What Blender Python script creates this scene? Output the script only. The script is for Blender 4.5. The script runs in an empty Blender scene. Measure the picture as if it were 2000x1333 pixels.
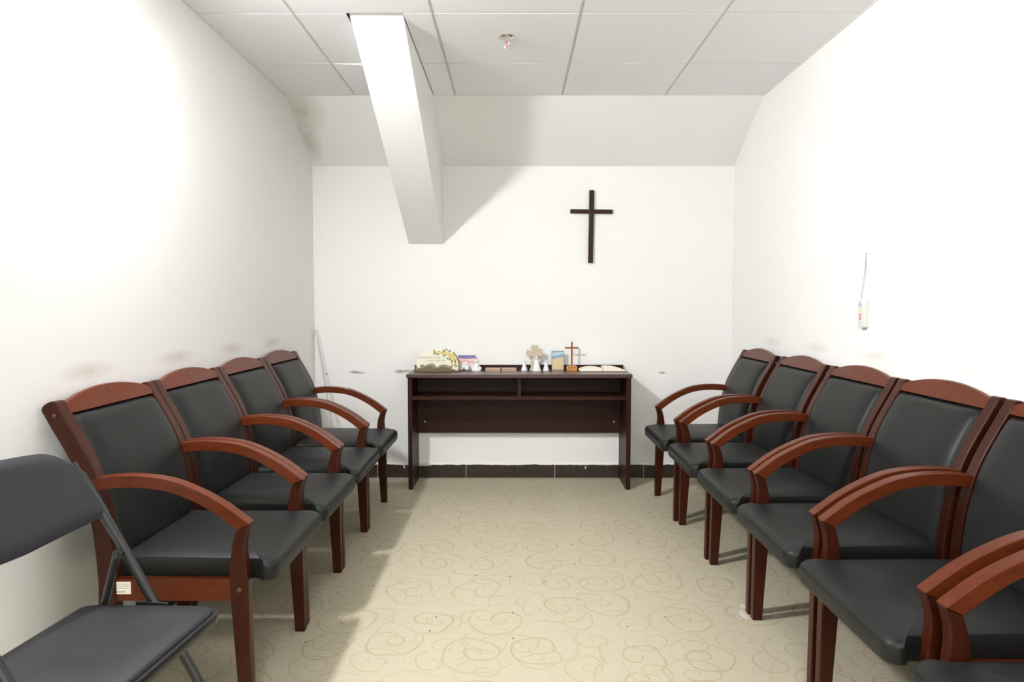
import bpy, bmesh, math, random
from mathutils import Vector, Matrix
random.seed(7)
PI = math.pi
S = bpy.context.scene
COL = S.collection

# ------------------------------------------------------------ camera, world, exposure
cam_d = bpy.data.cameras.new('camera'); cam = bpy.data.objects.new('camera', cam_d); COL.objects.link(cam)
cam_d.sensor_width = 36.0; cam_d.lens = 36.0 * 1333 / 2000; cam_d.clip_start = 0.02
cam.location = (0, 0, 1.16)
cam.rotation_euler = (PI/2 - math.atan(70/1333), 0, 3/1333)
S.camera = cam
w = bpy.data.worlds.new('world'); S.world = w; w.use_nodes = True
w.node_tree.nodes['Background'].inputs[0].default_value = (1, 1, 1, 1)
w.node_tree.nodes['Background'].inputs[1].default_value = 0.0
S.view_settings.view_transform = 'Standard'; S.view_settings.look = 'None'
S.view_settings.gamma = 1; S.view_settings.use_curve_mapping = False
S.view_settings.exposure = 1.9
LAMP_MAIN = 146.0     # emission of the spotlight near the left wall
LAMP_X, LAMP_Y = -1.215, 1.93
LAMP_AIM = (.80, .30, -.56)
FILL_REAR = 20.0       # emission of the added, unseen fill panel behind the camera

# ------------------------------------------------------------ room numbers
XL, XR, YB, YF, H = -1.327, 1.455, 4.55, -1.6, 2.38
YS, ZS = 4.045, 2.075            # where the sloped part leaves the ceiling / meets the far wall

# ------------------------------------------------------------ materials
def mat(name, col=(.8, .8, .8), rough=.5, metal=0., coat=0., spec=.5, coat_rough=.1):
    m = bpy.data.materials.new(name); m.use_nodes = True
    b = m.node_tree.nodes['Principled BSDF']
    b.inputs['Base Color'].default_value = (*col, 1); b.inputs['Roughness'].default_value = rough
    b.inputs['Metallic'].default_value = metal; b.inputs['Coat Weight'].default_value = coat
    b.inputs['Coat Roughness'].default_value = coat_rough
    b.inputs['Specular IOR Level'].default_value = spec
    return m
class NT:
    def __init__(s, m): s.t = m.node_tree; s.b = s.t.nodes['Principled BSDF']; s.co = None
    def n(s, kind, **kw):
        x = s.t.nodes.new(kind)
        for k, v in kw.items(): setattr(x, k, v)
        return x
    def link(s, a, b): s.t.links.new(a, b)
    def obj(s):
        if not s.co: s.co = s.n('ShaderNodeTexCoord')
        return s.co.outputs['Object']
    def put(s, sock, v):
        if isinstance(v, (int, float)): sock.default_value = v
        elif isinstance(v, tuple):
            sock.default_value = v if len(v) == len(sock.default_value) else (*v, 1)
        else: s.link(v, sock)
    def math(s, op, a, b=0., c=0., clamp=False):
        x = s.n('ShaderNodeMath', operation=op, use_clamp=clamp)
        s.put(x.inputs[0], a); s.put(x.inputs[1], b); s.put(x.inputs[2], c)
        return x.outputs[0]
    def mix(s, f, a, b, blend='MIX'):
        x = s.n('ShaderNodeMix', data_type='RGBA', blend_type=blend)
        s.put(x.inputs[0], f); s.put(x.inputs[6], a); s.put(x.inputs[7], b)
        return x.outputs[2]
    def noise(s, scale, detail=3., rough=.5, vec=None, out=0):
        x = s.n('ShaderNodeTexNoise'); x.inputs['Scale'].default_value = scale
        x.inputs['Detail'].default_value = detail; x.inputs['Roughness'].default_value = rough
        s.link(vec if vec is not None else s.obj(), x.inputs['Vector']); return x.outputs[out]
    def mapping(s, scale=(1, 1, 1), loc=(0, 0, 0), rot=(0, 0, 0), vec=None):
        x = s.n('ShaderNodeMapping'); x.inputs['Scale'].default_value = scale
        x.inputs['Location'].default_value = loc; x.inputs['Rotation'].default_value = rot
        s.link(vec if vec is not None else s.obj(), x.inputs['Vector']); return x.outputs[0]
    def ramp(s, f, stops):
        x = s.n('ShaderNodeValToRGB'); e = x.color_ramp.elements
        while len(e) < len(stops): e.new(.5)
        for i, (p, c) in enumerate(stops): e[i].position = p; e[i].color = (*c, 1)
        s.link(f, x.inputs[0]); return x.outputs[0]
    def sep(s, v=None):
        x = s.n('ShaderNodeSeparateXYZ'); s.link(v if v is not None else s.obj(), x.inputs[0]); return x.outputs
    def bump(s, h, strength=.2, dist=.002):
        x = s.n('ShaderNodeBump'); x.inputs['Strength'].default_value = strength
        x.inputs['Distance'].default_value = dist; s.link(h, x.inputs['Height'])
        s.link(x.outputs[0], s.b.inputs['Normal'])
    def color(s, c): s.link(c, s.b.inputs['Base Color'])

def wall_mat(name, base, marks=()):
    """painted plaster; marks = (centre, radii, colour, strength) smudges that stay on the wall"""
    m = mat(name, base, .75, spec=.25); t = NT(m)
    n = t.noise(1.7, 4)
    c = t.mix(t.math('MULTIPLY', n, .5), base, tuple(x*y for x, y in zip(base, (.975, .975, .965))))
    for (cx, cy, cz), (rx, ry, rz), colr, st in marks:
        mp = t.mapping(scale=(1/rx, 1/ry, 1/rz), loc=(-cx/rx, -cy/ry, -cz/rz))
        d = t.n('ShaderNodeVectorMath', operation='LENGTH'); t.link(mp, d.inputs[0])
        f = t.math('SUBTRACT', 1., d.outputs['Value'], clamp=True)
        f = t.math('MULTIPLY', f, t.math('ADD', t.noise(30, 4, .6), .35))
        c = t.mix(t.math('MULTIPLY', f, st, clamp=True), c, colr)
    t.color(c); t.bump(t.noise(160, 2), .05, .001)
    return m
WHITE = (.91, .906, .886)
SC = (.42, .34, .27)
M = {}
M['wall_left'] = wall_mat('paint_left', WHITE, [((XL, y, .955), (.3, .17, .035), SC, .42) for y in (2.12, 2.68, 3.22, 3.75)]
     + [((XL, 1.95, .80), (.3, .1, .03), SC, .2)])
M['wall_right'] = wall_mat('paint_right', WHITE, [((XR, y, .955), (.3, .16, .03), SC, .3) for y in (3.84, 3.28, 2.75, 2.2)])
M['wall_far'] = wall_mat('paint_far', WHITE, [
    ((-1.06, YB, .712), (.055, .3, .013), (.3, .27, .25), 1.2), ((-1.02, YB, .706), (.04, .3, .006), (.3, .27, .25), 1.4),
    ((-.76, YB, .716), (.05, .3, .016), (.3, .27, .25), 1.2), ((-.715, YB, .72), (.05, .3, .008), (.34, .3, .27), 1.6),
    ((.995, YB, .708), (.032, .3, .012), (.3, .27, .25), 1.1)])
M['slope'] = wall_mat('paint_slope', WHITE, [((-1.27, 4.15, 2.32), (.16, .3, .14), (.42, .38, .30), .7),
    ((-1.29, 4.35, 2.2), (.09, .3, .14), (.42, .38, .30), .7)])
M['beam'] = wall_mat('paint_beam', (.91, .90, .88))

m = mat('ceiling_board', (.80, .785, .765), .8, spec=.2); t = NT(m)
t.color(t.mix(t.noise(260, 2), (.90, .90, .915), (.94, .94, .955))); t.bump(t.noise(300, 2), .25, .001); M['board'] = m
M['tbar'] = mat('grid_bar', (.80, .79, .76), .45)
M['void'] = mat('ceiling_void', (.10, .085, .06), .9)

# carpet with woven scrolls
m = mat('carpet', (.6, .55, .42), .95, spec=.1); t = NT(m)
warp = t.noise(4.0, 2, .5, out=1)
wv = t.n('ShaderNodeVectorMath', operation='MULTIPLY_ADD')
t.link(warp, wv.inputs[0]); wv.inputs[1].default_value = (.11, .11, 0); t.link(t.obj(), wv.inputs[2])
def scroll(scale, off, pitch, width, rmax, seed_vec):
    mp = t.mapping(loc=off, vec=wv.outputs[0])
    v = t.n('ShaderNodeTexVoronoi', voronoi_dimensions='2D'); v.inputs['Scale'].default_value = scale
    v.inputs['Randomness'].default_value = .55; t.link(mp, v.inputs['Vector'])
    d = t.n('ShaderNodeVectorMath', operation='SUBTRACT'); t.link(mp, d.inputs[0]); t.link(v.outputs['Position'], d.inputs[1])
    q = t.sep(d.outputs[0]); cs = t.sep(v.outputs['Color'])
    r = t.math('SQRT', t.math('ADD', t.math('MULTIPLY', q[0], q[0]), t.math('MULTIPLY', q[1], q[1])))
    sg = t.math('SUBTRACT', t.math('MULTIPLY', t.math('GREATER_THAN', cs[0], .5), 2.), 1.)
    th = t.math('DIVIDE', t.math('MULTIPLY', t.math('ARCTAN2', q[1], q[0]), sg), 2*PI)
    ph = t.math('ADD', t.math('ADD', th, t.math('DIVIDE', t.math('POWER', r, .8), pitch)), cs[1])
    fr = t.math('ABSOLUTE', t.math('SUBTRACT', t.math('FRACT', ph), .5))
    ln = t.math('SUBTRACT', 1., t.math('DIVIDE', fr, width), clamp=True)
    ln = t.math('POWER', ln, .6)
    return t.math('MULTIPLY', ln, t.math('MULTIPLY', t.math('SUBTRACT', rmax, r), 1/(.35*rmax), clamp=True), clamp=True)
s1 = scroll(3.9, (.13, .07, 0), .100, .075, .165, 0)
s2 = scroll(5.6, (1.7, .9, 0), .085, .075, .115, 1)
lines = t.math('MAXIMUM', s1, t.math('MULTIPLY', s2, .8))
lines = t.math('MULTIPLY', lines, t.math('ADD', .25, t.noise(60, 3)), clamp=True)
fib = t.math('MULTIPLY_ADD', t.noise(170, 3, .8), 1.8, -.4)
base = t.mix(t.math('MULTIPLY', fib, 1., clamp=True), (.43, .38, .265), (.60, .555, .43))
patch = t.noise(2.2, 3)
base = t.mix(t.math('MULTIPLY', patch, .35), base, (.42, .39, .29))
c = t.mix(t.math('MULTIPLY', lines, .75), base, (.36, .28, .14))
vs = t.n('ShaderNodeTexVoronoi', voronoi_dimensions='2D'); vs.inputs['Scale'].default_value = 7; t.link(t.obj(), vs.inputs['Vector'])
spk = t.math('MULTIPLY', t.math('LESS_THAN', vs.outputs['Distance'], .028), t.math('GREATER_THAN', t.sep(vs.outputs['Color'])[0], .86))
c = t.mix(spk, c, (.06, .05, .04))
for (sx_, sy_, r1, r2) in ((.862, 2.505, .022, .050), (.885, 2.575, .018, .03)):
    d = t.n('ShaderNodeVectorMath', operation='LENGTH'); t.link(t.mapping(scale=(1/r1, 1/r2, 0), loc=(-sx_/r1, -sy_/r2, 0)), d.inputs[0])
    c = t.mix(t.math('LESS_THAN', t.math('ADD', d.outputs['Value'], t.math('MULTIPLY', t.noise(120, 3), 1.2)), 1.25), c, (.62, .60, .54))
t.color(c); t.bump(t.math('ADD', t.noise(260, 3, .75), t.math('MULTIPLY', lines, -.5)), .5, .003); M['carpet'] = m

def wood_mat(name, dark, light, stretch=(3, 3, 30), rough=.38, coat=.21, coat_rough=.16, spec=.15):
    m = mat(name, dark, rough, coat=coat, spec=spec, coat_rough=coat_rough); t = NT(m)
    n = t.noise(6, 5, .6, vec=t.mapping(scale=stretch))
    t.color(t.mix(n, dark, light)); return m
M['wood'] = wood_mat('mahogany', (.020, .0036, .0012), (.060, .0115, .0035), (14, 14, 2.5))
M['wood_arm_lit'] = wood_mat('mahogany_arm_lit', (.055, .0090, .0022), (.150, .031, .008), (2.5, 14, 8))  # lighter copy of the mahogany: lamplight on the arm tops put into the colour
M['desk'] = wood_mat('walnut_laminate', (.013, .0038, .002), (.042, .0115, .006), (1.2, 20, 20), rough=.45, coat=.06, coat_rough=.3, spec=.2)
M['desk_top_glare'] = wood_mat('walnut_laminate_top_glare', (.034, .013, .009), (.080, .032, .022), (1.2, 20, 20), rough=.36, coat=.35, coat_rough=.25, spec=.5)  # paler than the desk laminate: glare on the top put into the colour
M['desk_v'] = wood_mat('walnut_laminate_upright', (.013, .0038, .002), (.042, .0115, .006), (20, 20, 1.5), rough=.45, coat=.06, coat_rough=.3, spec=.2)
M['cross'] = wood_mat('dark_cross_wood', (.022, .010, .008), (.055, .020, .013), (8, 8, 8), rough=.5, coat=.1)
M['cross_small'] = wood_mat('red_cross_wood', (.22, .045, .012), (.38, .09, .025), (8, 8, 8), rough=.35, coat=.4)
M['cross_base'] = wood_mat('amber_base_wood', (.50, .20, .05), (.68, .33, .10), (8, 8, 8), rough=.4, coat=.3)
m = mat('black_leather', (.020, .021, .020), .43, spec=.22); t = NT(m)
t.color(t.mix(t.noise(9, 3), (.009, .010, .0095), (.016, .017, .0165)))
v = t.n('ShaderNodeTexVoronoi'); v.inputs['Scale'].default_value = 420; t.link(t.obj(), v.inputs['Vector'])
t.bump(v.outputs['Distance'], .18, .0006); M['leather'] = m
m = mat('black_vinyl', (.022, .024, .028), .48, spec=.45); t = NT(m)
v = t.n('ShaderNodeTexVoronoi'); v.inputs['Scale'].default_value = 500; t.link(t.obj(), v.inputs['Vector'])
t.color(t.mix(t.noise(7, 3), (.010, .011, .014), (.018, .020, .025)))
t.bump(v.outputs['Distance'], .25, .0006); M['vinyl'] = m
M['blackmetal'] = mat('black_enamel', (.012, .012, .013), .28, spec=.6)
M['bolt'] = mat('dark_bolt', (.13, .06, .04), .3, metal=.5)
M['chrome'] = mat('chrome', (.62, .58, .54), .25, metal=.9)
M['steel'] = mat('steel_screw', (.45, .42, .40), .4, metal=.6)
M['ceramic'] = mat('white_ceramic', (.80, .80, .81), .35, coat=.3)
M['paper'] = mat('cream_paper', (.90, .84, .73), .85, spec=.2)
M['white_plastic'] = mat('white_plastic', (.74, .73, .71), .4)
M['red_ink'] = mat('red_ink', (.62, .10, .07), .6)
M['grey_ink'] = mat('grey_ink', (.33, .31, .33), .6)
M['lime'] = mat('lime_label', (.62, .80, .16), .6)
M['cord'] = mat('grey_cord', (.34, .33, .35), .6)
M['text'] = mat('grey_lettering', (.42, .40, .36), .7)
M['shoe'] = mat('black_shoe', (.02, .02, .02), .6)
m = mat('sandstone', (.62, .53, .40), .85); t = NT(m)
t.color(t.mix(t.noise(70, 4), (.50, .42, .30), (.70, .62, .49))); t.bump(t.noise(90, 3), .5, .002); M['stone'] = m
M['cream'] = mat('cream_plaster', (.86, .83, .66), .6)
m = mat('bronze_pages', (.30, .28, .18), .55); t = NT(m)
t.color(t.mix(t.noise(40, 3), (.24, .22, .14), (.40, .37, .27))); M['page_top'] = m
m = mat('bronze_page_edges', (.12, .095, .05), .55); t = NT(m)
t.color(t.mix(t.noise(20, 3, vec=t.mapping(scale=(1, 1, 14))), (.10, .075, .035), (.24, .17, .10))); M['page_edge'] = m
M['brown_base'] = mat('brown_base', (.075, .035, .02), .5)
M['rose'] = mat('yellow_rose', (.82, .66, .26), .6); M['rose_deep'] = mat('amber_rose', (.62, .34, .10), .6)
M['leaf'] = mat('olive_leaf', (.25, .27, .10), .6)
m = mat('wood_block', (.45, .33, .23), .7); t = NT(m)
t.color(t.mix(t.noise(12, 3, vec=t.mapping(scale=(1, 6, 20))), (.36, .25, .18), (.58, .44, .32))); M['block'] = m
M['block_top'] = mat('tan_cover', (.60, .44, .29), .7)

def skirt_mat():
    m = mat('black_tile', (.03, .026, .022), .25, spec=.5); t = NT(m); q = t.sep()
    c = t.mix(t.noise(60, 3), (.024, .017, .013), (.056, .043, .034))
    edge = t.math('ADD', .0885, t.math('MULTIPLY', t.math('SUBTRACT', t.noise(11, 5, .65, vec=t.mapping(scale=(1, 0, .2))), .55), .022))
    c = t.mix(t.math('GREATER_THAN', q[2], edge), c, WHITE)
    # old paint drips
    for (x, z, rx, rz) in ((.484, .068, .006, .014), (-.690, .078, .010, .018), (-.60, .088, .07, .012), (-.672, .045, .008, .030), (-.735, .075, .008, .016)):
        mp = t.mapping(scale=(1/rx, 0, 1/rz), loc=(-x/rx, 0, -z/rz))
        d = t.n('ShaderNodeVectorMath', operation='LENGTH'); t.link(mp, d.inputs[0])
        f = t.math('ADD', d.outputs['Value'], t.math('MULTIPLY', t.noise(180, 3), 1.1))
        c = t.mix(t.math('LESS_THAN', f, 1.25), c, (.7, .68, .64))
    t.color(c); return m
M['skirt'] = skirt_mat()
M['grout'] = mat('white_grout', (.72, .70, .66), .8)
M['dark_tile'] = mat('dark_tile', (.035, .030, .026), .3)

# pictures printed on flat things
m = mat('night_card', (.3, .2, .4), .5); t = NT(m); q = t.sep()
n = t.math('ADD', q[2], t.math('MULTIPLY', t.math('SUBTRACT', t.noise(45, 3), .5), .035))
t.color(t.ramp(t.math('DIVIDE', n, .105), [(0, (.55, .62, .80)), (.30, (.80, .76, .66)), (.52, (.72, .38, .38)), (.68, (.85, .62, .52)), (.74, (.20, .15, .34)), (.97, (.15, .12, .30))]))
M['card'] = m
m = mat('landscape_print', (.6, .5, .3), .35, coat=.3); t = NT(m); q = t.sep()
n = t.math('SUBTRACT', q[2], t.math('MULTIPLY', q[0], .22))
n = t.math('ADD', n, t.math('MULTIPLY', t.math('SUBTRACT', t.noise(30, 2), .5), .012))
t.color(t.ramp(t.math('DIVIDE', n, .125), [(0, (.63, .50, .24)), (.62, (.66, .54, .30)), (.69, (.20, .32, .42)), (.80, (.28, .46, .62)), (.86, (.52, .70, .78)), (1, (.30, .52, .66))]))
M['print'] = m
M['blue_frame'] = mat('blue_frame', (.10, .17, .27), .4)
def emit(name, col, st):
    m = mat(name, (.9, .9, .9)); b = m.node_tree.nodes['Principled BSDF']
    b.inputs['Emission Color'].default_value = (*col, 1); b.inputs['Emission Strength'].default_value = st; return m
M['lamp'] = emit('lit_diffuser', (.985, .985, 1.), LAMP_MAIN)
M['fill_rear'] = emit('fill_diffuser_rear', (.985, .985, 1.), FILL_REAR)

# ------------------------------------------------------------ mesh helpers
def link(name, bm, mt, parent=None, smooth=20, loc=None, rot=None):
    me = bpy.data.meshes.new(name)
    bmesh.ops.recalc_face_normals(bm, faces=bm.faces); bm.to_mesh(me); bm.free()
    for p in me.polygons: p.use_smooth = True
    me.set_sharp_from_angle(angle=math.radians(smooth))
    for x in (mt if isinstance(mt, (list, tuple)) else [mt]): me.materials.append(x)
    o = bpy.data.objects.new(name, me); COL.objects.link(o)
    if parent: o.parent = parent
    if loc: o.location = loc
    if rot: o.rotation_euler = rot
    return o
def tag(o, label, cat, group=None):
    o['label'] = label; o['category'] = cat
    if group: o['group'] = group
    return o
def struct(name, bm, mt, **k):
    o = link(name, bm, mt, **k); o['kind'] = 'structure'; return o
def root(name, loc, rz, label, cat, group=None):
    o = bpy.data.objects.new(name, None); COL.objects.link(o); o.empty_display_size = .1
    o.location = loc; o.rotation_euler = (0, 0, rz); return tag(o, label, cat, group)
def bevel(bm, off, seg=2, ang=40):
    if off <= 0: return bm
    es = [e for e in bm.edges if len(e.link_faces) == 2 and e.calc_face_angle(0) > math.radians(ang)]
    bmesh.ops.bevel(bm, geom=es, offset=off, segments=seg, profile=.5, affect='EDGES', clamp_overlap=True)
    return bm
def join(a, b):
    me = bpy.data.meshes.new('tmp'); b.to_mesh(me); b.free(); a.from_mesh(me); bpy.data.meshes.remove(me); return a
def box(x0, x1, y0, y1, z0, z1, bev=0., into=None, seg=2):
    bm = bmesh.new(); bmesh.ops.create_cube(bm, size=1)
    for v in bm.verts: v.co = Vector(((x0+x1)/2 + v.co.x*(x1-x0), (y0+y1)/2 + v.co.y*(y1-y0), (z0+z1)/2 + v.co.z*(z1-z0)))
    bevel(bm, bev, seg)
    return join(into, bm) if into is not None else bm
def prism(poly, a0, a1, axis='y', bev=0., seg=2, into=None):
    """extrude a 2D outline: axis y -> (x,z) outline, axis x -> (y,z), axis z -> (x,y)"""
    def P(p, a): return {'y': (p[0], a, p[1]), 'x': (a, p[0], p[1]), 'z': (p[0], p[1], a)}[axis]
    bm = bmesh.new(); A = [bm.verts.new(P(p, a0)) for p in poly]; B = [bm.verts.new(P(p, a1)) for p in poly]
    bm.faces.new(A[::-1]); bm.faces.new(B)
    n = len(poly)
    for i in range(n): bm.faces.new((A[i], A[(i+1) % n], B[(i+1) % n], B[i]))
    bmesh.ops.recalc_face_normals(bm, faces=bm.faces)
    bevel(bm, bev, seg)
    return join(into, bm) if into is not None else bm
def crom(pts, n=6):
    """Catmull-Rom through points"""
    out = []; P = [Vector(p) for p in pts]
    Q = [P[0]*2 - P[1]] + P + [P[-1]*2 - P[-2]]
    for i in range(1, len(Q)-2):
        for k in range(n):
            s = k/n; a, b, c, d = Q[i-1], Q[i], Q[i+1], Q[i+2]
            out.append(.5*((2*b) + (c-a)*s + (2*a-5*b+4*c-d)*s*s + (3*b-a-3*c+d)*s**3))
    return out + [P[-1]]
def tube(pts, r, seg=10, into=None, caps=True):
    bm = bmesh.new(); P = [Vector(p) for p in pts]; rings = []
    R = r if isinstance(r, (list, tuple)) else [r]*len(P)
    up = Vector((0, 0, 1)); prev = None
    for i, p in enumerate(P):
        d = (P[min(i+1, len(P)-1)] - P[max(i-1, 0)]).normalized()
        if prev is None:
            a = d.cross(up if abs(d.z) < .9 else Vector((0, 1, 0))).normalized()
        else: a = (prev - d*prev.dot(d)).normalized()
        prev = a; b = d.cross(a)
        rings.append([bm.verts.new(p + (a*math.cos(2*PI*k/seg) + b*math.sin(2*PI*k/seg))*R[i]) for k in range(seg)])
    for u, v in zip(rings, rings[1:]):
        for k in range(seg): bm.faces.new((u[k], u[(k+1) % seg], v[(k+1) % seg], v[k]))
    if caps: bm.faces.new(rings[0][::-1]); bm.faces.new(rings[-1])
    return join(into, bm) if into is not None else bm
def lathe(prof, seg=24, c=(0, 0, 0), into=None, sx=1, sy=1):
    bm = bmesh.new(); rings = []
    for r, z in prof:
        rings.append([bm.verts.new((c[0]+sx*r*math.cos(2*PI*k/seg), c[1]+sy*r*math.sin(2*PI*k/seg), c[2]+z)) for k in range(seg)])
    for u, v in zip(rings, rings[1:]):
        for k in range(seg): bm.faces.new((u[k], u[(k+1) % seg], v[(k+1) % seg], v[k]))
    bm.faces.new(rings[0][::-1]); bm.faces.new(rings[-1])
    return join(into, bm) if into is not None else bm
def blob(c, r, into=None, sub=3):
    bm = bmesh.new(); bmesh.ops.create_icosphere(bm, subdivisions=sub, radius=1)
    rr = r if isinstance(r, tuple) else (r, r, r)
    for v in bm.verts: v.co = Vector((c[0]+v.co.x*rr[0], c[1]+v.co.y*rr[1], c[2]+v.co.z*rr[2]))
    return join(into, bm) if into is not None else bm
def rings_solid(rings):
    """rings = list of equal-length vertex loops, capped at both ends"""
    bm = bmesh.new(); R = [[bm.verts.new(p) for p in r] for r in rings]; n = len(R[0])
    for u, v in zip(R, R[1:]):
        for k in range(n): bm.faces.new((u[k], u[(k+1) % n], v[(k+1) % n], v[k]))
    bm.faces.new(R[0][::-1]); bm.faces.new(R[-1]); return bm
def rrect(x0, x1, h0, h1, r, n=6):
    """rounded outline, half width h0 at x0 and h1 at x1"""
    pts = [(x0, -h0), (x1, -h1), (x1, h1), (x0, h0)]; out = []
    for i in range(4):
        p = Vector(pts[i]); a = (Vector(pts[i-1]) - p).normalized(); b = (Vector(pts[(i+1) % 4]) - p).normalized()
        rr = r[i] if isinstance(r, (list, tuple)) else r
        for k in range(n+1):
            s = k/n
            out.append(tuple((p + a*rr)*(1-s)**2 + p*2*s*(1-s) + (p + b*rr)*s*s))
    return out

# ------------------------------------------------------------ the room
T = .12
struct('floor', box(XL-T, XR+T, YF-T, YB+T, -.1, 0), M['carpet'])
struct('wall_left', box(XL-T, XL, YF-T, YB+T, 0, H+.2), M['wall_left'])
struct('wall_right', box(XR, XR+T, YF-T, YB+T, 0, H+.2), M['wall_right'])
struct('wall_back', box(XL, XR, YB, YB+T, 0, H+.2), M['wall_far'])
struct('wall_front', box(XL, XR, YF-T, YF, 0, H+.2), M['wall_far'])
struct('wall_sloped', prism([(YS, H), (YB, ZS), (YB, H+.12), (YS, H+.12)], XL, XR, 'x'), M['slope'])
# boxed-in beam that runs down from the ceiling to the far wall
struct('wall_beam', prism([(2.80, 2.467), (YB, 1.563), (YB, 2.56), (2.80, 2.56)], -.695, -.467, 'x', bev=.003), M['beam'])

# ceiling boards in their grid
GX = [XL, -.921, -.338, .282, .879, XR]
GY = [YS, 3.511, 2.920, 2.328, 1.736, 1.144, .552, -.04, -.632, -1.224, YF]
g = .006
cm = bmesh.new()
LIGHTS = {(2, 8): 'rear'}
for i in range(5):
    for j in range(len(GY)-1):
        x0, x1, y0, y1 = GX[i]+g, GX[i+1]-g, GY[j+1]+g, GY[j]-g
        if i == 0: x0 = XL
        if i == 4: x1 = XR
        if (i, j) in LIGHTS: continue
        z0, z1 = H, H+.012
        if i == 1 and j in (0, 1):
            a = box(x0, -.706, y0, y1 if j else YS-.004, z0, z1)
            if j == 0:
                for v in a.verts:
                    if v.co.y < y0+.01 and v.co.x > -.75: v.co.z -= .010
            join(cm, a); join(cm, box(-.462, x1, y0, y1 if j else YS-.004, z0, z1))
            if j == 1: pass
        elif i == 1 and j == 2:
            box(x0, x1, y0, y1, z0, z1, 0, cm)
        else:
            box(x0, x1, y0, y1 if j else YS-.004, z0, z1, 0, cm)
struct('ceiling', cm, M['board'])
struct('ceiling_void', box(XL, XR, YF, YB, H+.14, H+.19), M['void'])
tb = bmesh.new()
for k, x in enumerate(GX[1:-1]):
    box(x-.0045, x+.0005, YF, YS-.003, H+.001, H+.02, .0008, tb)
    box(x+.0018, x+.0048, YF, YS-.003, H+.001, H+.02, .0008, tb)
struct('trim_1', tb, M['tbar'])
tb = bmesh.new()
for y in GY[1:-1]:
    for a, b in zip(GX, GX[1:]):
        if y > 2.95 and a < -.7 < b:
            box(a+.006, -.70, y-.006, y+.004, H+.0015, H+.02, 0, tb); box(-.464, b-.006, y-.006, y+.004, H+.0015, H+.02, 0, tb)
        else: box(a+.006, b-.006, y-.006, y+.004, H+.0015, H+.02, 0, tb)
struct('trim_2', tb, M['tbar'])
# edge angles along the side walls and the dark joint at the slope
tb = box(XL, XL+.008, YF, YS-.004, H-.004, H+.0, 0); box(XR-.008, XR, YF, YS-.004, H-.004, H, 0, tb)
struct('trim_3', tb, M['tbar'])

# tiled skirting
sk = bmesh.new(); J = [XL, -.916, -.319, .278, .875, XR]
for a, b in zip(J, J[1:]): box(a+.0015, b-.0015, YB-.011, YB, 0, .093, .0008, sk)
struct('baseboard_back', sk, M['skirt'])
struct('trim_4', box(XL, XR, YB-.008, YB, 0, .090), M['grout'])
for nm, x0, x1 in (('baseboard_left', XL, XL+.010), ('baseboard_right', XR-.010, XR)):
    sk = bmesh.new(); y = YF
    while y < YB-.02: box(x0, x1, y+.0015, min(y+.597, YB-.012)-.0015, 0, .092, .0008, sk); y += .597
    struct(nm, sk, M['dark_tile'])

# spotlight by the left wall, and an added fill panel behind the camera
def fill_panel_light(x0, x1, y0, y1, mt, label):
    r = root('fill_panel', ((x0+x1)/2, (y0+y1)/2, H), 0, label, 'ceiling light')
    a, b = (x1-x0)/2, (y1-y0)/2
    f = box(-a, a, -b, -b+.02, -.004, .03); box(-a, a, b-.02, b, -.004, .03, 0, f)
    box(-a, -a+.02, -b+.02, b-.02, -.004, .03, 0, f); box(a-.02, a, -b+.02, b-.02, -.004, .03, 0, f)
    link('frame', f, M['tbar'], r)
    link('diffuser', box(-a+.02, a-.02, -b+.02, b-.02, .002, .012), mt, r)
tf = root('ceiling_spotlight', (LAMP_X, LAMP_Y, H), 0, 'lit swivelling spotlight on the ceiling beside the left wall', 'lamp')
link('mount', lathe([(.045, 0), (.045, -.012), (.012, -.016), (.010, -.080)], 24), M['tbar'], tf)
aim = Vector(LAMP_AIM).normalized().to_track_quat('Z', 'Y').to_euler()
hd = link('housing', lathe([(.050, -.020), (.095, -.014), (.112, .006), (.116, .026), (.116, .052), (.112, .052), (.109, .018), (.106, .016)], 32), M['tbar'], tf, loc=(.02, 0, -.085), rot=aim)  # lip deepened to keep grazing light off the left wall
link('lens', lathe([(.108, .018), (.108, .024), (.104, .026)], 32), M['lamp'], hd)
fill_panel_light(GX[2]+.006, GX[3]-.006, GY[9]+.006, GY[8]-.006, M['fill_rear'], 'added square fill light panel in the ceiling behind the camera')

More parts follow.
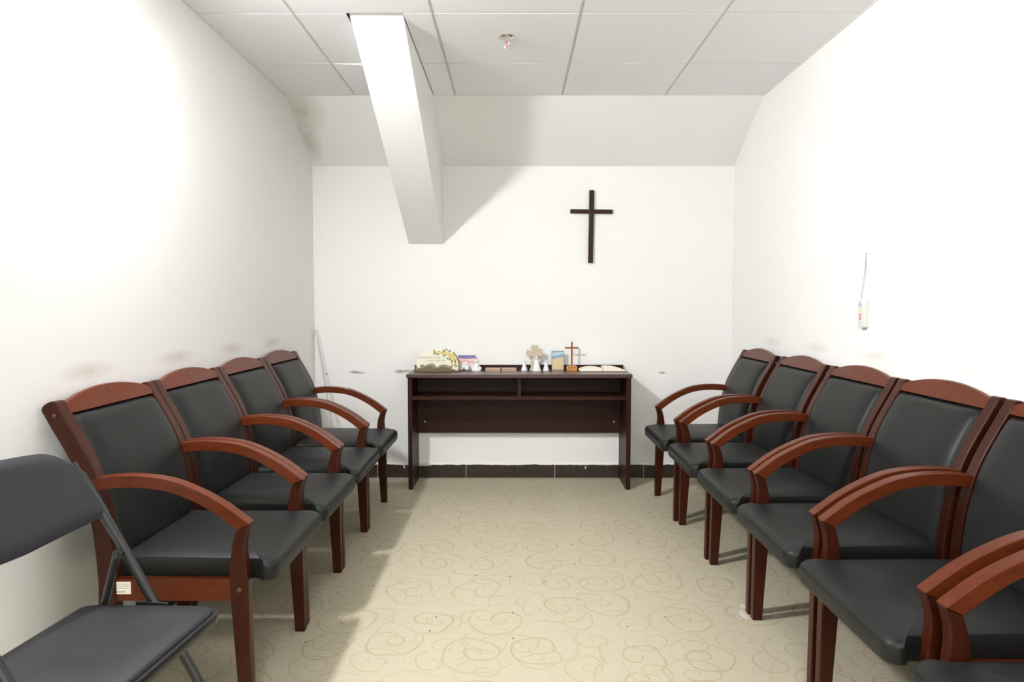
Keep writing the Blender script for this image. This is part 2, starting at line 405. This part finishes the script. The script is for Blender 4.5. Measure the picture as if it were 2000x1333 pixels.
# ------------------------------------------------------------ armchair
STILE = crom([Vector(p) for p in [(.024, .876), (.054, .82), (.090, .755), (.120, .69), (.143, .61), (.158, .52), (.167, .42), (.168, .33), (.155, .17), (.125, 0)]], 5)
def curve_at(z):
    for a, b in zip(STILE, STILE[1:]):
        if a.y >= z >= b.y:
            s = (a.y - z)/(a.y - b.y + 1e-9); p = a.lerp(b, s); d = (b - a).normalized(); return p, Vector((-d.y, d.x))
    d = (STILE[1]-STILE[0]).normalized() if z > .5 else (STILE[-1]-STILE[-2]).normalized()
    p0 = STILE[0] if z > .5 else STILE[-1]; p = p0 + d*((z-p0.y)/d.y); return p, Vector((-d.y, d.x))
HW = .260      # half width of the chair
LT = .032      # thickness of legs
def make_chair():
    r = root('armchair', (0, 0, 0), 0, '', 'chair')
    tip, under = Vector((.575, .548)), Vector((.537, .531))
    arm_top = crom([Vector(p) for p in [(.104, .668), (.16, .680), (.25, .685), (.345, .674), (.418, .648), (.50, .604), (.575, .548)]], 6)
    arm_bot = crom([Vector(p) for p in [(.112, .634), (.17, .646), (.25, .650), (.335, .641), (.405, .617), (.472, .580), (.537, .531)]], 6)
    leg_front = crom([tip, Vector((.564, .515)), Vector((.558, .475)), Vector((.562, .43)), Vector((.567, .38))], 4) + [Vector((.571, 0))]
    leg_back = [Vector((.536, 0))] + crom([Vector((.513, .38)), Vector((.516, .43)), Vector((.521, .475)), Vector((.529, .51)), under], 4)
    n = 24
    for s in (-1, 1):
        yo, yi = s*HW, s*(HW-LT); ya = s*(HW-.036)
        arm = prism([tuple(p) for p in arm_top] + [tuple(p) for p in reversed(arm_bot)], yo - s*.001, ya, 'y', .0022, 2)
        link('armrest', arm, M['wood_arm_lit'], r)
        fl = link('leg', prism([tuple(p) for p in leg_front + leg_back], yo - s*.001, yi, 'y', .003, 2), M['wood'], r)
        link('bolt', lathe([(.007, 0), (.007, .002), (.003, .0035)], 12), M['bolt'], fl, loc=(.541, yo-s*.001, .360), rot=(-s*PI/2, 0, 0))
        fr, bk = [], []
        for p in STILE:
            z = p.y; c, nn = curve_at(z); hwid = .025 if z > .2 else .019 + .006*z/.2
            fr.append(tuple(c + nn*hwid)); bk.append(tuple(c - nn*hwid))
        # rounded head
        c, nn = curve_at(.876); d = Vector((nn.y, -nn.x)); d = d if d.y > 0 else -d
        head = [tuple(c + nn*.025*math.cos(a) + d*.014*math.sin(a)) for a in [PI*k/8 for k in range(1, 8)]]
        rl = link('leg', prism(bk + fr[::-1] + head, yo - s*.001, s*(HW-.040), 'y', .003, 2), M['wood'], r)
        link('bolt', lathe([(.007, 0), (.007, .002), (.003, .0035)], 12), M['bolt'], rl, loc=(.165, yo-s*.001, .360), rot=(-s*PI/2, 0, 0))
        link('bolt', lathe([(.006, 0), (.006, .002), (.003, .0035)], 12), M['bolt'], rl, loc=(.038, yo-s*.001, .853), rot=(-s*PI/2, 0, 0))
        link('side_rail', box(.175, .520, yo-s*.006, yi+s*.003, .325, .388, .002), M['wood_arm_lit'], r)
    link('front_rail', box(.505, .525, -HW+LT, HW-LT, .325, .366, .002), M['wood'], r)
    link('rear_rail', box(.160, .182, -HW+.04, HW-.04, .325, .375, .002), M['wood'], r)
    # seat cushion: puffed slab with welt and dropped rounded nose
    out = []
    def loop(ins, z, nose=0.):
        L = []
        for (x, y) in rrect(.160, .640, .205, .250, [.03, .045, .045, .03], 7):
            hw = .2255 if x < .585 else .2255 + (.0245)*min(1, (x-.585)/.035)
            yy = max(-hw, min(hw, y*1.12)) if x < .60 else y
            cx = .40; fx = 1 - ins/.24; fy = 1 - ins/.25
            X = cx + (x-cx)*fx; Y = yy*fy
            zz = z - nose*max(0, (x-.52)/.12)**2 * .012
            L.append((X, Y, zz))
        return L
    prof = [(.10, .381, 1), (.04, .381, 1), (.014, .382, 1), (.005, .388, 1), (0, .398, 1), (0, .424, .8), (.002, .432, .8), (.0055, .4355, .8),
            (.008, .4395, .8), (.012, .4415, .8), (.025, .447, .9), (.05, .452, 1), (.09, .4555, .6), (.15, .458, .2)]
    link('seat', rings_solid([loop(*p) for p in prof]), M['leather'], r, smooth=60)
    # back cushion follows the curve of the stiles
    bm = bmesh.new(); NU, NV = 22, 24; W = .2165; z0, z1 = .425, .842
    F, B = [], []
    for j in range(NV+1):
        z = z1 + (z0-z1)*(1 - (1-j/NV)**1.0); b = 2*j/NV - 1; c, nn = curve_at(z); rf, rb = [], []
        for i in range(NU+1):
            a = math.sin(PI/2*(2*i/NU - 1)); 
            puff = (max(0, 1-abs(a)**7))**.5 * (max(0, 1-abs(b)**16))**.5
            o = .014 + .026*puff
            p = c + nn*o; rf.append(bm.verts.new((p.x, a*W, p.y)))
            p = c - nn*.014; rb.append(bm.verts.new((p.x, a*W, p.y)))
        F.append(rf); B.append(rb)
    for j in range(NV):
        for i in range(NU):
            bm.faces.new((F[j][i], F[j][i+1], F[j+1][i+1], F[j+1][i])); bm.faces.new((B[j][i+1], B[j][i], B[j+1][i], B[j+1][i+1]))
        bm.faces.new((F[j][0], F[j+1][0], B[j+1][0], B[j][0])); bm.faces.new((F[j+1][NU], F[j][NU], B[j][NU], B[j+1][NU]))
    for i in range(NU):
        bm.faces.new((F[0][i+1], F[0][i], B[0][i], B[0][i+1])); bm.faces.new((F[NV][i], F[NV][i+1], B[NV][i+1], B[NV][i]))
    link('backrest', bm, M['leather'], r, smooth=50)
    # arched crest rail
    NY = 24; W2 = .2195; rings = []
    for k in range(NY+1):
        y = -W2 + 2*W2*k/NY; zt = .8765 + .031*(1-(y/W2)**2)**.9
        loopv = []
        for (z, o) in ((.845, -.018), (.845, .022), (.86, .0225), (zt-.006, .022), (zt-.001, .016), (zt, 0), (zt-.001, -.014), (zt-.006, -.019)):
            c, nn = curve_at(z); p = c + nn*o; loopv.append((p.x, y, p.y))
        rings.append(loopv)
    link('crest_rail', rings_solid(rings), M['wood_arm_lit'], r, smooth=40)
    return r
def dup(src, loc, rz):
    c0 = src.copy(); COL.objects.link(c0); c0.location = loc; c0.rotation_euler = (0, 0, rz)
    for ch in list(src.children):
        c = ch.copy(); COL.objects.link(c); c.parent = c0
        for g_ in ch.children:
            d = g_.copy(); COL.objects.link(d); d.parent = c
    return c0
proto = make_chair()
XLC, XRC = -1.3165, 1.4455
spots = [
 (XLC+.004, 2.137, 0, 'wooden armchair with black leather seat at the left wall, right behind the folding chair', 'L'),
 (XLC, 2.668, 0, 'wooden armchair with black leather seat at the left wall, second beyond the folding chair', 'L'),
 (XLC, 3.198, 0, 'wooden armchair with black leather seat at the left wall, third beyond the folding chair', 'L'),
 (XLC, 3.730, 0, 'wooden armchair with black leather seat at the left wall, nearest the leaning white rods', 'L'),
 (XRC-.014, 3.868, PI, 'wooden armchair with black leather seat at the right wall, nearest to the desk', 'R'),
 (XRC, 3.315, PI, 'wooden armchair with black leather seat at the right wall, second from the desk', 'R'),
 (XRC+.004, 2.762, PI, 'wooden armchair with black leather seat at the right wall, third from the desk', 'R'),
 (XRC+.006, 2.228, PI, 'wooden armchair with black leather seat at the right wall, fourth from the desk', 'R'),
 (XRC+.004, 1.682, PI, 'wooden armchair with black leather seat at the right wall, fifth from the desk', 'R'),
 (XRC+.004, 1.128, PI, 'wooden armchair at the right wall, cut off in the bottom right corner of the photo', 'R')]
chairs = []
for i, (x, y, rz, lab, side) in enumerate(spots):
    if i == 0: o = proto; o.location = (x, y, 0); o.rotation_euler = (0, 0, rz)
    else: o = dup(proto, (x, y, 0), rz)
    o['label'] = lab; o['group'] = 'armchairs along the left wall' if side == 'L' else 'armchairs along the right wall'
    chairs.append(o)
st = link('sticker', box(.190, .234, -HW+.0045, -HW+.0062, .346, .381), M['paper'], proto); st['label'] = 'small white label stuck on the side rail'
bm = bmesh.new()
for k, x in enumerate((.194, .200, .206, .212)): box(x, x+.004, -HW+.0038, -HW+.0046, .350, .355, 0, bm)
for z in (.362, .368, .374): box(.194, .228, -HW+.0041, -HW+.0046, z, z+.0010, 0, bm)
link('print', bm, M['grey_ink'], st)

# ------------------------------------------------------------ folding chair
fc = root('folding_chair', (-.892, 1.41, 0), math.radians(-5), 'black folding chair with padded vinyl seat and curved back in the bottom left corner', 'chair')
tl = lambda z: -.009 + .5625*(.465-z)
for s in (-1, 1):
    y = s*.205
    pts = [(tl(z), y - s*.018*max(0, (z-.62)/.2), z) for z in (.006, .1, .3, .465, .6, .70, .78)]
    lg = link('leg', tube(crom([Vector(p) for p in pts], 3), .0115, 12), M['blackmetal'], fc)
    link('foot_cap', tube([(tl(0)+.002, y, .0), (tl(.03), y, .03)], .0145, 12), M['shoe'], lg)
    rp = [(-.226, s*.178, .006), (-.16, s*.178, .24), (-.092, s*.178, .478), (-.066, s*.180, .575)]
    lg = link('leg', tube(crom([Vector(p) for p in rp], 3), .0100, 12), M['blackmetal'], fc)
    link('foot_cap', tube([(-.228, s*.178, 0), (-.219, s*.178, .03)], .0135, 12), M['shoe'], lg)
    link('pivot_bolt', tube([(-.066, s*.170, .565), (-.066, s*.213, .565)], .006, 10), M['blackmetal'], fc)
    link('hinge_bracket', box(-.03, .05, s*.186, s*.190, .425, .45, .001), M['blackmetal'], fc)
link('crossbar', tube([(tl(.14), -.205, .14), (tl(.14), .205, .14)], .008, 10), M['blackmetal'], fc)
link('crossbar', tube([(-.178, -.178, .18), (-.178, .178, .18)], .008, 10), M['blackmetal'], fc)
o1 = rrect(-.152, .188, .172, .196, [.03, .045, .045, .03], 7)
def ins(pl, d, z): return [(.018 + (x-.018)*(1-d/.17), y*(1-d/.19), z - .010) for x, y in pl]
link('seat_frame', rings_solid([ins(o1, .004, .428), ins(o1, 0, .430), ins(o1, 0, .448), ins(o1, .003, .452), ins(o1, .010, .452)]), M['blackmetal'], fc, smooth=40)
link('seat', rings_solid([ins(o1, .009, .450), ins(o1, .009, .455), ins(o1, .012, .459), ins(o1, .018, .461), ins(o1, .05, .462), ins(o1, .10, .4605), ins(o1, .13, .459)]), M['vinyl'], fc, smooth=50)
# curved back: sheet wrapped round the tubes
bm = bmesh.new(); NU, NV = 30, 14; F, B = [], []
for j in range(NV+1):
    rf, rb = [], []
    for i in range(NU+1):
        a = 2*i/NU - 1; t_ = j/NV
        zt = .818 - .012*a*a - .055*max(0, (abs(a)-.62)/.38)**2.2
        zb = .632 + .020*abs(a)**1.5
        z = zb + (zt-zb)*t_; y = a*.212*(1 - .02*t_)
        x = tl(z) - .042*(1-a*a) + .004
        e = min(1, min(t_, 1-t_)*7, (1-abs(a))*9); th = .006 + .008*math.sqrt(max(e, 0))
        rf.append(bm.verts.new((x+th*.87, y, z+th*.49))); rb.append(bm.verts.new((x-th*.87, y, z-th*.49)))
    F.append(rf); B.append(rb)
for j in range(NV):
    for i in range(NU):
        bm.faces.new((F[j][i], F[j][i+1], F[j+1][i+1], F[j+1][i])); bm.faces.new((B[j][i+1], B[j][i], B[j+1][i], B[j+1][i+1]))
    bm.faces.new((F[j][0], F[j+1][0], B[j+1][0], B[j][0])); bm.faces.new((F[j+1][NU], F[j][NU], B[j][NU], B[j+1][NU]))
for i in range(NU):
    bm.faces.new((F[0][i+1], F[0][i], B[0][i], B[0][i+1])); bm.faces.new((F[NV][i], F[NV][i+1], B[NV][i+1], B[NV][i]))
link('backrest', bm, M['vinyl'], fc, smooth=60)

# ------------------------------------------------------------ desk
DT = .731
dk = root('desk', (.036, 4.38, 0), 0, 'dark walnut desk with two open shelves standing against the far wall', 'desk')
D0, D1 = 4.22-4.38, 4.535-4.38
link('desktop', box(-.703, .703, D0, D1, .708, DT, .002), M['desk_top_glare'], dk)
for s in (-1, 1):
    link('side_panel', box(s*.697, s*.671, D0+.02, D1-.002, 0, .708, .0012), M['desk_v'], dk)
link('shelf', box(-.671, .671, D0+.035, D1-.022, .565, .588, .001), M['desk'], dk)
link('divider', box(-.011, .011, D0+.035, D1-.022, .588, .708, .001), M['desk_v'], dk)
bp = link('back_panel', box(-.671, .671, D1-.040, D1-.022, .313, .708, 0), M['desk'], dk)
for x in (-.624, .630):
    link('screw', lathe([(.0065, 0), (.0065, .002), (.003, .003)], 12), M['steel'], bp, loc=(x, D1-.040, .387), rot=(PI/2, 0, 0))
link('upstand', box(-.693, .693, D1-.020, D1, DT, .764, .0015), M['desk'], dk)

# ------------------------------------------------------------ crosses
cr = root('wall_cross', (.509, YB, 1.44), 0, 'large dark wooden cross hanging on the far wall', 'cross')
link('upright', box(-.0155, .0155, -.022, 0, 0, .476, .0012), M['cross'], cr, rot=(0, math.radians(.7), 0))
link('crossbar', box(-.139, -.0156, -.021, -.001, .324, .350, .0012, box(.0156, .139, -.021, -.001, .324, .350, .0012)), M['cross'], cr, rot=(0, math.radians(.7), 0))

cs = root('standing_cross', (.381, 4.455, DT), 0, 'small reddish wooden cross on an amber base standing on the desk', 'cross')
link('upright', box(-.0052, .0052, -.005, .005, .034, .190, .0008), M['cross_small'], cs)
link('crossbar', box(-.0435, -.0053, -.0045, .0045, .145, .1555, .0008, box(.0053, .0435, -.0045, .0045, .145, .1555, .0008)), M['cross_small'], cs)
b = prism([(-.034, 0), (.034, 0), (.034, .012), (.036, .020), (.033, .030), (.026, .034), (-.026, .034), (-.033, .030), (-.036, .020), (-.034, .012)], -.014, .014, 'y', .002)
b = link('base', b, M['cross_base'], cs)
bm = bmesh.new()
for k in range(6): blob((-.022+.0088*k, -.0142, .022), (.0028, .0015, .0035), bm, 2)
link('carving', bm, M['cross_small'], b)

sx = root('stone_cross', (.140, 4.492, DT), 0, 'pale sandstone cross with flared arms behind the white angel figures', 'cross')
pl = [(-.030, 0), (.034, 0), (.026, .045), (.020, .088), (.028, .094), (.050, .090), (.053, .112), (.049, .138), (.022, .128), (.019, .136), (.022, .166), (-.024, .166), (-.020, .136), (-.022, .128), (-.053, .136), (-.055, .112), (-.050, .094), (-.030, .088), (-.018, .092), (-.022, .06)]
link('cross_body', prism(pl, -.012, .010, 'y', .0025), M['stone'], sx)
link('base', box(-.034, .034, -.018, .016, 0, .012, .003), M['stone'], sx)

# ------------------------------------------------------------ angel figures
def make_angel():
    r = root('angel_figurine', (0, 0, 0), 0, '', 'figurine', 'white angel figurines on the desk')
    link('robe', lathe([(.0262, 0), (.0262, .002), (.0192, .022), (.0120, .044), (.0068, .060), (.004, .064)], 24), M['ceramic'], r)
    link('head', blob((0, 0, .0715), .0082), M['ceramic'], r)
    for s in (-1, 1):
        bm = prism([(s*.002, .058), (s*.010, .066), (s*.018, .066), (s*.019, .054), (s*.012, .040), (s*.004, .038)], .006, .010, 'y', .001)
        link('wing', bm, M['ceramic'], r)
    return r
an = make_angel()
for k, (x, y, sc, lab) in enumerate([
    (.071, 4.475, .86, 'small white conical angel figurine left of the stone cross'),
    (.151, 4.450, 1.17, 'tallest white conical angel figurine, in front of the stone cross'),
    (.214, 4.475, .84, 'small white conical angel figurine beside the blue framed landscape')]):
    o = an if k == 0 else dup(an, (0, 0, 0), 0)
    o.location = (x, y, DT); o.scale = (sc, sc, sc); o['label'] = lab

# ------------------------------------------------------------ framed landscape
fp = root('framed_picture', (.292, 4.486, DT), 0, 'small blue-edged framed landscape print of a yellow field standing on the desk', 'picture')
f = box(-.0405, .0405, -.003, .006, 0, .003); box(-.0405, .0405, -.003, .006, .125, .128, 0, f)
box(-.0405, -.0378, -.003, .006, .003, .125, 0, f); box(.0378, .0405, -.003, .006, .003, .125, 0, f)
link('frame', f, M['blue_frame'], fp, rot=(math.radians(-4), 0, 0))
link('print', box(-.0378, .0378, -.001, .005, .003, .125), M['print'], fp, rot=(math.radians(-4), 0, 0))
link('stand', prism([(0.006, .08), (.028, .0), (.0295, .0), (.009, .08)], -.008, .008, 'x'), M['blue_frame'], fp)

# ------------------------------------------------------------ open book
ob = root('open_book', (.576, 4.432, DT+.0005), math.radians(2), 'open book with cream pages lying flat at the right end of the desk', 'book')
def pages(x0, x1, zf, y0=-.045, y1=.062, n=16):
    bm = bmesh.new(); R = []
    for k in range(n+1):
        s = k/n; x = x0 + (x1-x0)*s; z = zf(s)
        R.append([bm.verts.new(p) for p in ((x, y0, .003), (x, y1, .003), (x, y1, z), (x, y0+.004, z))])
    for u, v in zip(R, R[1:]):
        for q in range(4): bm.faces.new((u[q], u[(q+1) % 4], v[(q+1) % 4], v[q]))
    bm.faces.new(R[0][::-1]); bm.faces.new(R[-1]); return bm
link('left_pages', pages(-.148, -.003, lambda s: .004 + .030*math.sin(PI*min(1, .15+.72*s**.8))**.8 * (.35+.65*s**.5)), M['paper'], ob, smooth=50)
link('right_pages', pages(.003, .150, lambda s: .004 + .030*(math.sin(PI*(.30+.70*s))**.8 if s < 1 else 0) * (1-.25*s)), M['paper'], ob, smooth=50)
link('cover', box(-.152, .154, -.049, .066, 0, .003, .001), M['page_edge'], ob)

# ------------------------------------------------------------ thin blocks / booklets
for k, (x, wd, lab) in enumerate([(-.133, .098, 'small tan booklet lying on the desk beside the white figurines'),
                                 (-.030, .096, 'small tan booklet lying on the desk beside the small left angel')]):
    o = root('booklet', (x, 4.452, DT), math.radians(1.5 if k else -2), lab, 'book', 'tan booklets on the desk')
    link('page_block', box(-wd/2+.001, wd/2-.001, -.035, .035, .0015, .0155, 0), M['block'], o)
    link('cover', box(-wd/2, wd/2, -.036, .036, .0155, .0175, 0, box(-wd/2, wd/2, -.036, .036, 0, .0015)), M['block_top'], o)

# ------------------------------------------------------------ plaque with open book
pq = root('stone_plaque', (-.500, 4.400, DT), 0, 'cream arched plaque with yellow roses and open bronze book at the desk left end', 'plaque')
K = 4.39/1333
def pp(cx, cz): return ((800+cx/20 - 851)*K, (727 - (675+cz/20))*K)     # outline of the plaque, metres
outl = [pp(*p) for p in [(215, 1000), (220, 800), (260, 600), (330, 430), (450, 320), (640, 240), (860, 190), (1100, 165), (1350, 175), (1560, 220), (1700, 310), (1800, 450), (1870, 640), (1900, 850), (1900, 1020)]]
link('tablet', prism(outl, -.006, .022, 'y', .004, 3), M['cream'], pq)
link('rim', prism([pp(*p) for p in [(1690, 330), (1790, 470), (1860, 650), (1890, 850), (1890, 1030), (1925, 1030), (1925, 840), (1890, 620), (1810, 420), (1710, 290)]], -.003, .026, 'y', .002), M['page_edge'], pq)
link('base', prism([pp(*p) for p in [(130, 985), (210, 1000), (1800, 1000), (1900, 990), (1890, 1050), (1700, 1068), (400, 1068), (190, 1040)]], -.034, .024, 'y', .003), M['brown_base'], pq)
bk = link('book_edges', prism([pp(*p) for p in [(230, 930), (420, 900), (600, 840), (720, 800), (850, 810), (950, 900), (1010, 960), (1080, 930), (1120, 850), (1240, 815), (1420, 880), (1590, 920), (1760, 960), (1800, 1000), (1760, 1030), (240, 1030)]], -.030, -.006, 'y', .002), M['page_edge'], pq)
link('left_page', prism([pp(*p) for p in [(330, 905), (420, 840), (640, 780), (760, 722), (880, 715), (980, 770), (1040, 860), (1030, 930), (960, 900), (880, 830), (760, 808), (620, 850), (480, 910)]], -.033, -.010, 'y', .0015), M['page_top'], bk)
link('right_page', prism([pp(*p) for p in [(1080, 920), (1110, 830), (1200, 765), (1330, 750), (1480, 785), (1600, 830), (1590, 905), (1440, 880), (1300, 835), (1200, 835), (1130, 890)]], -.033, -.010, 'y', .0015), M['page_top'], bk)
def leaf(cx, cz, ang, ln=.012, wd=.005):
    x, z = pp(cx, cz); bm = bmesh.new(); P = []
    for k in range(12):
        a = 2*PI*k/12; u = ln*math.cos(a); v_ = wd*math.sin(a)*(1-.5*math.cos(a)*.6)
        P.append((x + u*math.cos(ang) - v_*math.sin(ang), z + u*math.sin(ang) + v_*math.cos(ang)))
    return prism(P, -.012, -.005, 'y', .001)
for (cx, cz, a, l) in [(1080, 345, .1, .013), (960, 300, .8, .011), (940, 215, 2, .007), (1340, 395, -.3, .012), (1430, 175, 1.2, .007), (1560, 225, .5, .010), (1470, 510, 1.4, .007),
                       (1560, 550, .9, .008), (1640, 620, 1.5, .011), (1770, 620, 1.7, .012), (1720, 330, -.8, .010), (1330, 215, 1.3, .009), (250, 850, 1.9, .012), (470, 790, .2, .013), (1630, 830, .9, .010), (1790, 800, -.5, .013)]:
    link('leaf', leaf(cx, cz, a, l), M['leaf'], pq)
for (cx, cz, rr, mt) in [(1120, 240, .010, 'rose'), (1240, 290, .010, 'rose'), (1310, 255, .007, 'rose_deep'), (1400, 310, .012, 'rose'), (1530, 350, .013, 'rose'), (1640, 410, .012, 'rose'), (1730, 510, .011, 'rose'), (1560, 470, .008, 'rose'), (1690, 590, .008, 'rose'), (1760, 700, .008, 'rose'), (1650, 730, .008, 'rose'), (1730, 410, .008, 'rose')]:
    x, z = pp(cx, cz); bm = blob((x, -.008, z), (rr*.55, rr*.5, rr*.55), None, 2)
    for k in range(5):
        a = 2*PI*k/5 + cx; blob((x+rr*.55*math.cos(a), -.006, z+rr*.55*math.sin(a)), (rr*.5, rr*.35, rr*.5), bm, 2)
    link('rose', bm, M[mt], pq)
def text_mesh(name, body, size, mt, parent, loc, rot=(PI/2, 0, 0), ext=.0004, spacing=1.):
    cu = bpy.data.curves.new(name, 'FONT'); cu.body = body; cu.size = size; cu.extrude = ext; cu.align_x = 'CENTER'; cu.space_character = spacing
    o = bpy.data.objects.new(name+'_src', cu); COL.objects.link(o)
    dg = bpy.context.evaluated_depsgraph_get(); me = bpy.data.meshes.new_from_object(o.evaluated_get(dg))
    bpy.data.objects.remove(o); me.materials.clear(); me.materials.append(mt)
    n = bpy.data.objects.new(name, me); COL.objects.link(n); n.parent = parent; n.location = loc; n.rotation_euler = rot; return n
x, z = pp(840, 520); text_mesh('lettering', '靠著愛我們的主在這一切', .0155, M['text'], pq, (x, -.0062, z), spacing=1.02)
x, z = pp(990, 650); text_mesh('lettering', '上帝愛你 祂愛你們', .0155, M['text'], pq, (x, -.0062, z), spacing=1.08)

# ------------------------------------------------------------ card and white figurines
cd = root('greeting_card', (-.306, 4.505, DT), 0, 'small card with a purple night sky standing behind the white figurines', 'card')
link('front_leaf', box(-.062, .055, -.001, .0, 0, .098), M['card'], cd, rot=(math.radians(-7), 0, 0))
f1 = root('sheep_figurine', (-.324, 4.452, DT), 0, 'small rounded white figurine beside the plaque, left of the seated one', 'figurine')
bm = blob((.004, 0, .024), (.026, .017, .019)); blob((.018, -.005, .012), (.012, .012, .013), bm); blob((-.016, .0, .010), (.011, .012, .0105), bm)
blob((.006, -.004, .040), (.017, .012, .012), bm); link('body', bm, M['ceramic'], f1, smooth=60)
link('head', blob((.016, -.010, .018), (.012, .008, .013)), M['ceramic'], f1); f1.scale = (1.15, 1.15, 1.15)
f2 = root('seated_figurine', (-.243, 4.446, DT), 0, 'white seated ceramic figurine in front of the purple card, nearest the booklets', 'figurine')
bm = lathe([(.030, 0), (.032, .006), (.027, .020), (.020, .036), (.014, .048), (.009, .054)], 20, sy=.7)
blob((.024, -.002, .014), (.011, .012, .015), bm); blob((-.022, -.004, .014), (.010, .012, .014), bm); blob((.010, -.010, .035), (.008, .008, .012), bm)
link('robe', bm, M['ceramic'], f2, smooth=60)
link('head', blob((-.003, -.003, .061), (.012, .011, .013)), M['ceramic'], f2)
link('bonnet', blob((-.003, .001, .066), (.015, .011, .011)), M['cream'], f2)
link('basket', blob((-.034, -.008, .008), (.009, .008, .009)), M['block'], f2)

# ------------------------------------------------------------ wall remote
rm = root('wall_remote', (XR, 2.826, 1.066), 0, 'white remote control hanging by a cord on the right wall', 'remote control')
ol = [(y, z) for (z, y) in [(a, b_) for a, b_ in rrect(0, .120, .024, .025, [.010, .004, .004, .010], 5)]]
link('case', prism(ol, -.022, 0, 'x', .004, 3), M['white_plastic'], rm)
link('loop_hole', tube([(-.0226, .006, .112), (-.0218, .006, .112)], .0022, 12), M['grey_ink'], rm)
bm = bmesh.new(); R_ = []
for k in range(25):
    a = 2*PI*k/24; R_.append((-.0224, .002+.0095*math.cos(a), .096+.0095*math.sin(a)))
tube(R_, .0010, 6, bm); box(-.0227, -.0222, -.004, .008, .0955, .0968, 0, bm); box(-.0227, -.0222, .0014, .0026, .090, .102, 0, bm)
link('round_emblem', bm, M['grey_ink'], rm)
link('yellow_label', box(-.0226, -.0222, -.012, .014, .072, .078), M['lime'], rm)
ar = [(-.0095, .050), (.0015, .062), (.0125, .050), (.007, .050), (.007, .034), (-.004, .034), (-.004, .050)]
ai = [(.0015+(y-.0015)*.45, .050+(z-.050)*.45 - .0005) for y, z in ar]
bm = prism(ar, -.0225, -.0222, 'x'); link('arrow', bm, M['red_ink'], rm)
link('arrow_inside', prism(ai, -.0227, -.0224, 'x'), M['white_plastic'], rm)
link('hanging_cord', tube([(-.003, .002, .305), (-.006, .006, .22), (-.018, .008, .121)], .0011, 6, tube([(-.003, .002, .305), (-.006, -.002, .22), (-.018, -.001, .121)], .0009, 6)), M['cord'], rm)
link('nail', tube([(0, .002, .306), (-.006, .002, .306)], .0016, 8), M['steel'], rm)

# ------------------------------------------------------------ sprinkler
sp = root('ceiling_sprinkler', (-.030, 3.173, H), 0, 'small chrome fire sprinkler head hanging under the ceiling', 'sprinkler')
link('escutcheon', lathe([(.036, 0), (.036, -.002), (.028, -.008), (.012, -.010)], 28), M['chrome'], sp)
link('body', lathe([(.011, -.008), (.011, -.022), (.008, -.026)], 16), M['chrome'], sp)
for s in (-1, 1):
    link('frame_arm', tube(crom([Vector(p) for p in [(s*.008, 0, -.024), (s*.012, 0, -.034), (s*.009, 0, -.046), (s*.002, 0, -.054)]], 4), .0024, 8), M['chrome'], sp)
link('glass_bulb', tube([(0, 0, -.026), (0, 0, -.050)], .0022, 8), M['red_ink'], sp)
link('deflector', lathe([(.004, -.052), (.014, -.056), (.014, -.0575), (.003, -.0575)], 20), M['chrome'], sp)

# ------------------------------------------------------------ white rods leaning in the corner
rd = tube([(-1.088, 4.500, .006), (-1.312, 4.532, 1.0)], .0068, 12)
rd = link('leaning_rod', rd, M['white_plastic']); tag(rd, 'thick white plastic rod leaning in the far left corner', 'rod')
link('red_mark', tube([(-1.2445, 4.5224, .700), (-1.2460, 4.5226, .707)], .0071, 12), M['red_ink'], rd)
rd = tube([(-1.150, 4.470, .004), (-1.314, 4.520, 1.0)], .0028, 10)
tag(link('leaning_rod', rd, M['white_plastic']), 'thinner white rod leaning in the corner beside the thick one', 'rod')
